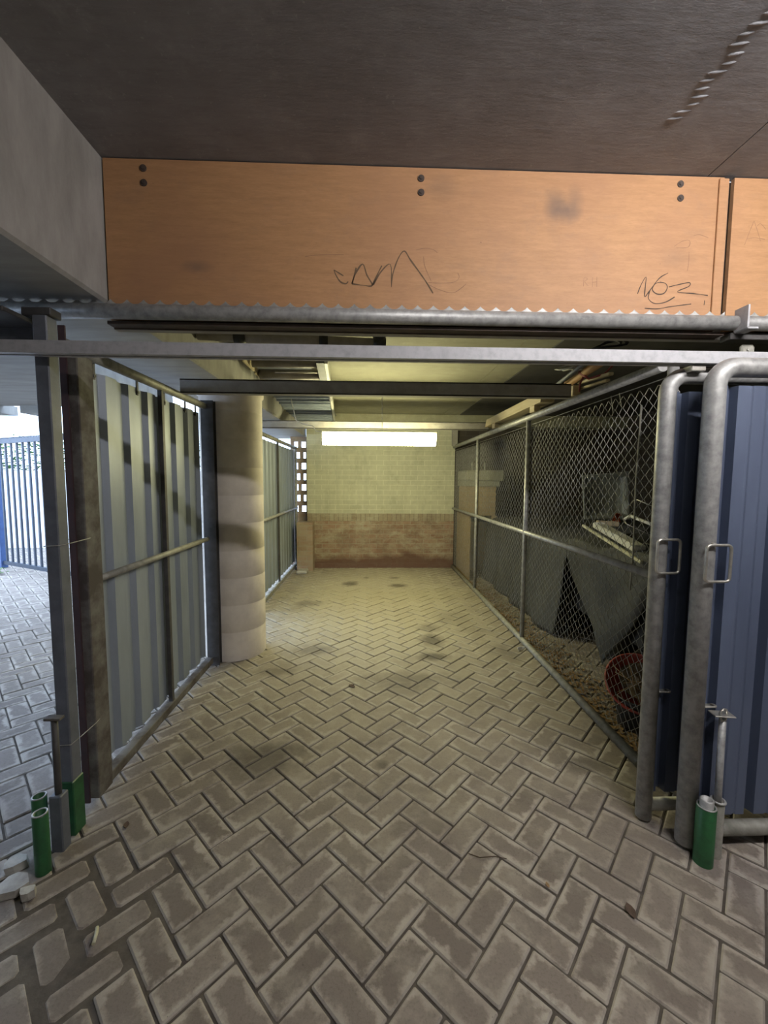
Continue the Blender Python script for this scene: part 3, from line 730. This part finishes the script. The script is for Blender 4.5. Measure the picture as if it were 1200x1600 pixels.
g2 = gate('sliding_gate', 'front sliding gate of blue sheet overlapping the other near the right edge', 1.302, 3.1, 1.535, 1.928, .02, .036, 1.302+.018, 1.19, .597, True)
mb = MB(); mb.box(1.27, 1.33, 1.615, 1.665, 1.935, 1.96, .003); mb.build('guide_roller', 'steel_bright', g1)

# drop rod of the front gate with its padlocked hasp
t = thing('gate_drop_bolt', 'slim steel drop bolt with padlocked hasp beside the front blue gate', 'bolt', (1.386, 1.492, 0))
mb = MB(); mb.tube([(1.392, 1.492, .12), (1.388, 1.494, .575)], .0125, 12); mb.build('rod', 'galv', t)
mb = MB(); mb.box(1.345, 1.420, 1.470, 1.515, .588, .593, .001, Matrix.Rotation(R(-8), 3, 'Z')); hs = mb.build('hasp', 'steel_bright', t)
mb = MB(); mb.tube([(1.365, 1.482, .59), (1.368, 1.482, .607), (1.380, 1.484, .616), (1.393, 1.487, .612), (1.398, 1.488, .59), (1.392, 1.486, .572), (1.375, 1.483, .568)], .004, 8, closed=True); mb.build('shackle', 'steel_bright', hs)
MB().pipe_open(1.392, 1.492, -.02, .232, .0225, .0165).build('sleeve', 'galv_dull', t)
mb = MB(); mb.tube([(1.392+.0225*math.cos(2*PI*q/24), 1.492+.0225*math.sin(2*PI*q/24), .232) for q in range(24)], .005, 6, closed=True); mb.build('collar', 'galv', t)
t = thing('pipe_socket', 'green pipe socket in front of the right blue gate', 'socket', (1.322, 1.465, 0), 'green pipe sockets')
tb = MB().pipe_open(1.322, 1.465, -.02, .232, .0335, .024).build('tube', 'green', t)
MB().pipe_open(1.322, 1.465, .05, .262, .0235, .0185).build('inner_tube', 'galv', t)
mb = MB(); mb.tube([(1.322+.030*math.cos(2*PI*q/24), 1.465+.030*math.sin(2*PI*q/24), .233) for q in range(24)], .003, 6, closed=True); mb.build('rim', 'galv', tb)

# ------------------------------------------------------------------ behind the fence
mb = MB(); mb.box(1.475, 1.495, 5.98, 6.86, .01, 1.0, .002)
tag(mb.build('fibreboard_sheet', 'tan_board'), 'tan board standing on the floor behind the far end of the fence', 'board')
t = thing('brick_pier', 'tan brick pier with a pale cap behind the fence', 'pier', (1.72, 6.45, 0))
mb = MB(); mb.box(1.5, 1.96, 6.3, 6.85, .95, 1.405, .004); mb.box(1.5, 1.575, 6.3, 6.85, 0, .95); mb.box(1.90, 1.985, 6.3, 6.85, 0, .95); mb.box(1.575, 1.90, 6.7, 6.85, 0, .95); mb.build('brickwork', 'brick_pier', t)
mb = MB(); mb.box(1.475, 2.0, 6.25, 6.86, 1.405, 1.49, .006); mb.build('corbel', 'bay_ceiling', t)
mb = MB(); mb.box(1.475, 2.05, 6.2, 6.87, 1.49, 1.655, .02); mb.build('cap', 'bay_ceiling', t)
mb = MB(); mb.box(1.56, 1.93, 6.33, 6.6, .855, .90); mb.build('ledge', 'dark_steel', t)
for i, x in enumerate((1.60, 1.80)):
    mb = MB(); mb.tube([(x, 6.4, 1.655), (x, 6.4, 1.78)], .014, 8)
    tag(mb.build('pipe_stub', 'galv_dull'), ('left short pipe stub standing on the pale pier cap', 'right short pipe stub standing on the pale pier cap')[i], 'stub')

# dark trestle under the tarpaulins
t = thing('covered_trailer', 'black boxy trailer hidden under the dark tarpaulins behind the fence', 'trailer', (2.5, 4.4, 0))
mb = MB(); mb.box(1.95, 3.5, 2.75, 6.1, .28, .86, .03); mb.build('body', 'dark_box', t)
for y in (3.3, 5.6):
    mb = MB(); mb.tube([(2.0, y, .2), (2.14, y, .2)], .2, 24); mb.build('wheel', 'black_plastic', t)
def cloth(u, v, P):
    return P
def wob(p, a, f, s=0.): return a*noise.noise(Vector((p[0]*f+s, p[1]*f, p[2]*f)))
def tarpA(u, v):
    # u along Y (near to far), v from floor edge up over the top to the far side
    y = 3.74 + u*2.55
    prof = [(1.735, .02), (1.78, .25), (1.80, .5), (1.81, .74), (1.84, .89), (1.95, .955), (2.3, .97), (2.9, .985), (3.5, .97), (3.62, .8)]
    f = v*(len(prof)-1); i = min(int(f), len(prof)-2); k = f-i
    x = prof[i][0]*(1-k)+prof[i+1][0]*k; z = prof[i][1]*(1-k)+prof[i+1][1]*k
    low = max(0, 1-z/.9)
    y2 = y - .0*low + (.12*(1-u)*(z-.4) if z < 1 else 0)*-1
    x += .028*math.sin(y*9+2*noise.noise(Vector((y*2, 1, 0))))*low + .02*noise.noise(Vector((y*3, z*3, 2)))
    z += .035*noise.noise(Vector((x*2.2, y*1.6, 5)))*(1-low) - .10*max(0, u-.75)*(1-low)
    return (x, y2, max(z, .012))
tag(MB().grid(tarpA, 70, 60).build('tarpaulin', 'tarp', solid=.004), 'large dusty dark tarpaulin draped to the floor behind the fence', 'tarpaulin')
def tarpB(u, v):
    # near cloth: slopes over the load and hangs in one long pointed corner
    y = 2.35 + u*1.33
    drop = .18 + .78*max(0, 1-abs(u-.60)/.48)         # depth of the hanging edge
    top = 1.02 + .04*math.sin(u*5+.6)
    if v < .5:
        k = 1-v/.5; x = 1.845 + .10*k*k - .05*k + .02*math.sin(u*16+k*2); z = top - .03 - drop*k
        x += .02*noise.noise(Vector((u*4, k*3, 1)))
    else:
        k = (v-.5)/.5; x = 1.845 + k*1.5; z = top - .03*(1-min(1, k*6)) + .05*k + .04*noise.noise(Vector((u*3, k*4, 7)))
    return (x, y + .03*noise.noise(Vector((u*3, v*5, 3))), z)
tag(MB().grid(tarpB, 50, 60).build('tarpaulin', 'tarp', solid=.004), 'smaller dark tarpaulin hanging in a pointed flap nearest the gates', 'tarpaulin')

# grey moulded tray propped on the tarpaulin
t = thing('moulded_tray', 'square grey moulded tray propped upright on the tarpaulin', 'tray', (2.97, 5.0, 1.02))
def tray(u, v):
    x = 2.67+.60*u; z = 1.02+.55*v + .05*u*v
    e = min(u, 1-u, v, 1-v)
    d = .0 if e < .07 else .05*min(1, (e-.07)/.06)
    if .18 < u < .82 and .16 < v < .82: d += .012*min(1, min(u-.18, .82-u, v-.16, .82-v)/.04)
    return (x, 5.0+.09*v+d, z)
MB().grid(tray, 36, 36).build('shell', 'grey_tray', t, solid=.005)
for (u, v) in ((.3, .32), (.63, .38), (.62, .2)):
    q = tray(u, v); mb = MB(); mb.tube([(q[0], q[1]-.018, q[2]), (q[0], q[1]+.002, q[2])], .013, 10); mb.build('knob', 'steel_bright', t)
q = tray(.9, .45); mb = MB(); mb.tube([(q[0], q[1]-.02, q[2]-.03), (q[0], q[1]-.03, q[2]), (q[0], q[1]-.02, q[2]+.03)], .004, 8); mb.build('catch', 'steel_bright', t)

def stick(name, mt_, label, cat, p0, p1, w, h):
    p0, p1 = Vector(p0), Vector(p1); d = p1-p0; L = d.length
    q = d.to_track_quat('X', 'Z').to_matrix()
    mb = MB(); mb.box(0-L/2, L/2, -w/2, w/2, -h/2, h/2, min(w, h)*.2, q)
    for v in mb.bm.verts: v.co += (p0+p1)/2
    return tag(mb.build(name, mt_), label, cat)
a, b_ = on_y(911, 821, 3.45), on_y(1003, 879, 2.62); stick('gutter_strip', 'yellow_strip', 'thin pale yellow strip lying lowest on the tarpaulin', 'strip', a, b_, .022, .022)
a, b_ = on_y(934, 820, 3.4), on_y(1000, 858, 2.72); stick('gutter_board', 'white_plastic', 'wide white board lying on the tarpaulin above the yellow strip', 'board', a, b_, .09, .05)
a, b_ = on_y(932, 817, 4.3), on_y(966, 819, 4.3); stick('timber_offcut', 'cream_wood', 'short pale offcut lying under the grey tray', 'offcut', a, b_, .05, .055)
p = on_y(965, 809, 4.75); mb = MB()
mb.grid(lambda u, v: (p.x+.085*(u-.5)+.02*noise.noise(Vector((u*3, v*3, 0))), p.y+.03*math.sin(v*4)+.02*noise.noise(Vector((u*4, v*2, 4))), p.z-.05+.10*v+.02*noise.noise(Vector((u*3, v*4, 8)))), 12, 12)
mb.mi = 0; tag(mb.build('red_rag', mat('red_cloth', (.48, .10, .04), (.35, .07, .03), .8, 0, 20), solid=.004), 'small crumpled red rag beside the grey tray', 'rag')
pts = [on_y(975, 812, 3.1), on_y(985, 806, 3.05), on_y(1002, 813, 2.9), on_y(1020, 820, 2.75)]
mb = MB(); mb.tube(pts, .012, 8); tag(mb.build('white_pipe', 'white_plastic'), 'short bent white pipe among wires on the tarpaulin', 'pipe')
for i, (pp, lb) in enumerate((([(978, 797), (990, 782), (996, 781), (1010, 787), (1022, 792)], 'bent wire loop above the white bent pipe'), ([(974, 812), (978, 818), (992, 825), (1020, 838)], 'straight wire stretched below the white bent pipe'))):
    mb = MB(); mb.tube([on_y(u, v, 3.05-.06*k) for k, (u, v) in enumerate(pp)], .0035, 6); tag(mb.build('steel_wire', 'steel_bright'), lb, 'wire')
mb = MB(); mb.grid(lambda u, v: (1.98+.45*u, 2.62+.7*v, 1.03+.10*math.sin(PI*u)*math.sin(PI*v)+.05*noise.noise(Vector((u*5, v*5, 2)))), 24, 24)
tag(mb.build('black_bag', 'black_plastic', solid=.006), 'crumpled black bag on the tarpaulin beside the gate stile', 'bag')

# red basin on a dark bin
t = thing('red_basin', 'scuffed red basin full of dry leaves tilted on the dark bin', 'basin', (1.6, 2.32, .25))
cx, cy, cz = 1.635, 2.34, .275; tilt = Matrix.Rotation(R(32), 3, 'X') @ Matrix.Rotation(R(-24), 3, 'Y')
def basin(u, v):
    a = 2*PI*u; pr = [(0, -.07), (.10, -.07), (.135, -.05), (.165, 0), (.175, .012), (.182, .006)]
    f = v*(len(pr)-1); i = min(int(f), len(pr)-2); k = f-i
    r = pr[i][0]*(1-k)+pr[i+1][0]*k; z = pr[i][1]*(1-k)+pr[i+1][1]*k
    q = tilt @ Vector((r*math.cos(a), r*1.1*math.sin(a), z)); return (cx+q.x, cy+q.y, cz+q.z)
MB().grid(basin, 40, 15).build('tray', 'red_plastic', t, solid=.004)
def soil(u, v):
    a = 2*PI*u; r = .115*v; q = tilt @ Vector((r*math.cos(a)+.025, r*1.1*math.sin(a)+.03, -.035+.03*noise.noise(Vector((r*18*math.cos(a), r*18*math.sin(a), 1))))); return (cx+q.x, cy+q.y, cz+q.z)
MB().grid(soil, 36, 10).build('dirt', 'dirt', t)
mb = MB()
for k in range(5):
    a = random.uniform(0, PI); L = .13; o = Vector((random.uniform(-.05, .05), random.uniform(-.05, .05), .012)); d = Vector((math.cos(a)*L, math.sin(a)*L, .03))
    mb.tube([Vector((cx, cy, cz)) + tilt @ (o-d), Vector((cx, cy, cz)) + tilt @ (o+Vector((0, 0, .01))), Vector((cx, cy, cz)) + tilt @ (o+d)], .0028, 6)
mb.build('twig', 'leaf_dry', t)
t = thing('dark_bin', 'dark round bin under the red basin behind the fence', 'bin', (1.66, 2.33, 0))
mb = MB(); mb.grid(lambda u, v: (1.66+(.125+.025*v)*math.cos(2*PI*u), 2.335+(.125+.025*v)*math.sin(2*PI*u), .20*v), 36, 6); mb.build('body', 'black_plastic', t, solid=.004)
mb = MB(); mb.tube([(1.66+.152*math.cos(2*PI*q/36), 2.335+.152*math.sin(2*PI*q/36), .2) for q in range(36)], .007, 6, closed=True); mb.build('rim', 'black_plastic', t)

# leaf litter drifted along the foot of the fence
mb = MB()
def leaf(mb, x, y, z, s, rz, curl=.3):
    a = math.cos(rz); b_ = math.sin(rz)
    V = []
    for (l, w) in ((-1, 0), (-.5, .38), (0, .5), (.5, .36), (1, 0), (.5, -.36), (0, -.5), (-.5, -.38)):
        lx, ly = l*s, w*s*1.1; V.append(mb.bm.verts.new((x+lx*a-ly*b_, y+lx*b_+ly*a, z+curl*s*(w*w*1.8+l*l*.25)+random.uniform(0, .1)*s)))
    c_ = mb.bm.verts.new((x, y, z+.001))
    mb._mark([mb.bm.faces.new((c_, V[i], V[(i+1) % 8])) for i in range(8)])
for i in range(850):
    y = 2.05 + 3.85*random.random()**1.5; leaf(mb, 1.45+abs(random.gauss(0, .12))+.02, y, .002+random.random()*.012, random.uniform(.012, .028), random.uniform(0, 6.3), random.uniform(.1, .7))
o = mb.build('leaf_litter', 'leaf_dry'); tag(o, 'brown dry leaf litter along the foot of the fence', 'leaf litter', kind='stuff')

# ------------------------------------------------------------------ things stored over the fence
mb = MB(); mb.prism([(1.385, 3.35, 2.137), (1.50, 3.35, 2.137), (1.51, 3.35, 2.215), (1.40, 3.35, 2.225)], (.0, 1.6, .0), 0)
tag(mb.build('timber_plank', 'cream_wood'), 'cream timber plank lying along the top of the chain link fence', 'plank')
for i, (y, lb) in enumerate(((2.86, 'small cream timber block at the end of the near dark beam'), (3.52, 'small cream timber block under the near end of the plank'), (4.62, 'small cream timber block under the far part of the plank'))):
    mb = MB(); mb.box(1.385, 1.44, y-.05, y+.05, 2.083, 2.137 if i else 2.15, .003); tag(mb.build('timber_block', 'cream_wood'), lb, 'block', 'cream timber blocks')
def bar(name, mt_, label, cat, p0, p1, r, n=10):
    return tag(MB().tube([p0, p1], r, n).build(name, mt_), label, cat)
pole = thing('timber_pole', 'orange brown timber pole bound with dark red cord over the fence', 'pole', on_y(915, 582, 2.7))
MB().tube([on_y(886, 601, 3.05), on_y(945, 562, 2.35)], .026, 8).build('shaft', 'orange_wood', pole)
bar('metal_rod', 'post_steel', 'dark grey rod stored left of the orange pole', 'rod', on_y(865, 605, 3.1), on_y(915, 566, 2.45), .012)
stick('timber_strip', 'cream_wood', 'upper grey timber strip stored right of the orange pole', 'strip', on_y(905, 598, 2.95), on_y(955, 584, 2.4), .03, .02)
stick('timber_strip', 'cream_wood', 'lower grey timber strip just above the fence top rail', 'strip', on_y(905, 608, 2.9), on_y(950, 594, 2.4), .025, .015)
mb = MB(); pts = []
cc = on_y(884, 574, 2.75)
for i in range(90):
    a = i*.42; pts.append((cc.x+.065*math.cos(a)+.0012*i, cc.y+.10*math.sin(a)+.01*math.sin(i), cc.z+.030*math.sin(a*1.0+.5)+.012*noise.noise(Vector((i*.3, 0, 0)))))
mb.tube(pts, .005, 6); tag(mb.build('hose_coil', 'hose'), 'coil of clear hose stored beside the orange pole', 'hose')
mb = MB(); q = [on_y(u, v, Y) for u, v, Y in ((905, 612, 2.72), (906, 600, 2.72), (912, 588, 2.68), (906, 582, 2.7), (920, 592, 2.6), (945, 584, 2.5), (958, 570, 2.4), (950, 560, 2.38))]
mb.tube(q, .006, 8); mb.build('cord', 'red_cord', pole)
mb = MB(); pts = []
cc = on_y(950, 540, 2.6)
for i in range(70):
    a = i*.5; pts.append((cc.x+(.09+.03*math.sin(i*.11))*math.cos(a), cc.y+.08*math.sin(a), cc.z+.04*math.sin(a+.8)+.01*math.sin(i)))
mb.tube(pts, .006, 6); tag(mb.build('cable_coil', 'black_plastic'), 'black cable coil behind the sliding rail above the fence', 'cable')

# ------------------------------------------------------------------ small things on the floor
def chip(name, mt_, x, y, s, label, cat, h=.012, group=None):
    mb = MB(); n = 7
    pts = [(x+s*random.uniform(.6, 1.1)*math.cos(2*PI*i/n), y+s*random.uniform(.5, 1)*math.sin(2*PI*i/n), .001) for i in range(n)]
    mb.prism(pts, (random.uniform(-.2, .2)*s, 0, h), 2); return tag(mb.build(name, mt_), label, cat, group)
mb = MB()
mb.grid(lambda u, v: (1.338+.035*math.cos(PI*u+.3)*(.6+.4*v), 3.46+.022*math.sin(PI*u+.3), .003+.035*v*(1-.4*u)), 12, 4)
tag(mb.build('plastic_scrap', 'white_plastic', solid=.003), 'curved white plastic scrap against the foot of the fence', 'scrap')
for x, y, s, lb, mt_ in ((.913, 1.285, .028, 'dark brown leaf lying right of the middle in the foreground', 'leaf_dark'), (-.126, 2.873, .03, 'dark curled leaf in the middle of the bay floor', 'leaf_dark'),
                         (-1.05, 1.70, .02, 'small dark leaf beside the green foot of the square post', 'leaf_dark'), (.663, 1.385, .012, 'tiny pale leaf scrap on a dark paver in the foreground', 'leaf_dry')):
    mb = MB(); leaf(mb, x, y, .0035, s, random.uniform(0, 6), .25); tag(mb.build('dry_leaf', mt_, solid=.0008), lb, 'leaf')
mb = MB(); mb.tube([(-.905, 1.285, .007), (-.893, 1.262, .009), (-.885, 1.235, .007)], .0055, 8); tag(mb.build('paper_scrap', 'yellow_strip'), 'pale rolled paper scrap in the wide joint at the lower left', 'scrap')
for x, y, s, lb in ((-1.30, 1.43, .055, 'largest broken mortar lump by the left green socket'), (-1.22, 1.40, .03, 'small broken mortar piece in front of the left green socket'), (-1.36, 1.52, .045, 'broken mortar piece left of the green sockets')):
    chip('mortar_lump', 'rubble', x, y, s, lb, 'rubble', .028, 'broken mortar at the left edge')
mb = MB(); mb.tube([(.40, 1.52, .005), (.44, 1.50, .007), (.50, 1.505, .005), (.545, 1.49, .008)], .0016, 5); tag(mb.build('twig', 'leaf_dark'), 'thin dark twig across pavers in the foreground', 'twig')
mb = MB(); mb.box(-1.16, -.99, 6.42, 6.62, .001, .055, .015); tag(mb.build('stone_block', 'rubble'), 'pale stone lying at the foot of the low brick pier', 'stone')

# ------------------------------------------------------------------ yard outside on the left
t = thing('yard_gate', 'barred steel yard gate outside at the left edge', 'gate', (-5.0, 6.4, 0))
G0, G1 = Vector((-6.1, 6.98, 0)), Vector((-2.7, 5.27, 0)); gd = (G1-G0).normalized()
def gp(s, z): return G0 + gd*s + Vector((0, 0, z))
LG = (G1-G0).length
qm = gd.to_track_quat('X', 'Z').to_matrix()
def gbox(mb, s0, s1, z0, z1, w):
    b0 = len(mb.bm.verts); c_ = (gp(s0, z0)+gp(s1, z1))/2
    r = bmesh.ops.create_cube(mb.bm, size=1)
    for v in r['verts']: v.co = c_ + qm @ Vector((v.co.x*(s1-s0), v.co.y*w, v.co.z*(z1-z0)))
mb = MB(); gbox(mb, 0, LG, .06, .12, .04); mb.build('bottom_rail', 'yard_bar', t)
mb = MB(); gbox(mb, 0, LG, 2.05, 2.12, .04); mb.build('top_rail', 'yard_bar', t)
mb = MB()
k = 0
while k*.045 < LG: gbox(mb, k*.045, k*.045+.022, 2.12, 2.145, .01); k += 1
mb.build('toothed_strip', 'yard_bar', t)
k = 0
while .08+k*.17 < LG:
    mb = MB(); gbox(mb, .08+k*.17, .08+k*.17+.032, .12, 2.05, .025); mb.build('bar', 'yard_bar', t); k += 1
mb = MB(); gbox(mb, -.09, .0, 0, 2.2, .09); mb.build('hinge_post', mat('blue_post', (.05, .10, .25), (.04, .08, .2), .5), t)
mb = MB(); mb.box(-11.5, -1.6, 9.0, 9.2, -.02, 1.66)
struct(mb.build('wall_yard', 'yard_wall'), 'white rendered yard wall outside')
mb = MB()
for i in range(5200):
    x = random.uniform(-11, -4); y = 9.75+random.uniform(-.4, .5); z = (1.5 if i % 8 else random.uniform(-1.45, 0))+random.random()*(.85+.15*noise.noise(Vector((x*2, 0, 0)))); leaf(mb, x, y, z, random.uniform(.04, .075), random.uniform(0, 6.3), random.uniform(-1.5, 1.5))
tag(mb.build('hedge', 'hedge'), 'green hedge behind the white yard wall outside', 'hedge', kind='stuff')
mb = MB()
for i in range(90):
    a = random.uniform(0, 6.3); r = random.random()*.28; leaf(mb, -5.95+r*math.cos(a)*1.2, 6.45+r*math.sin(a)*.5, .01+random.random()*.09, .03, random.uniform(0, 6), 1.0)
tag(mb.build('weeds', 'hedge'), 'small green weeds at the foot of the yard gate', 'weeds', kind='stuff')

# ------------------------------------------------------------------ daylight
w = bpy.data.worlds.new('sky'); S.world = w; w.use_nodes = True
bg = w.node_tree.nodes['Background']; bg.inputs[0].default_value = (.58, .74, 1.0, 1); bg.inputs[1].default_value = 6.0
def portal(loc, rot, sx, sy):
    l = bpy.data.lights.new('portal', 'AREA'); l.shape = 'RECTANGLE'; l.size = sx; l.size_y = sy; l.cycles.is_portal = True
    o = bpy.data.objects.new('daylight_portal', l); C.objects.link(o); o.location = loc; o.rotation_euler = rot

vs = S.view_settings
vs.view_transform = 'Standard'; vs.look = 'None'; vs.exposure = 0.16; vs.gamma = 1.0
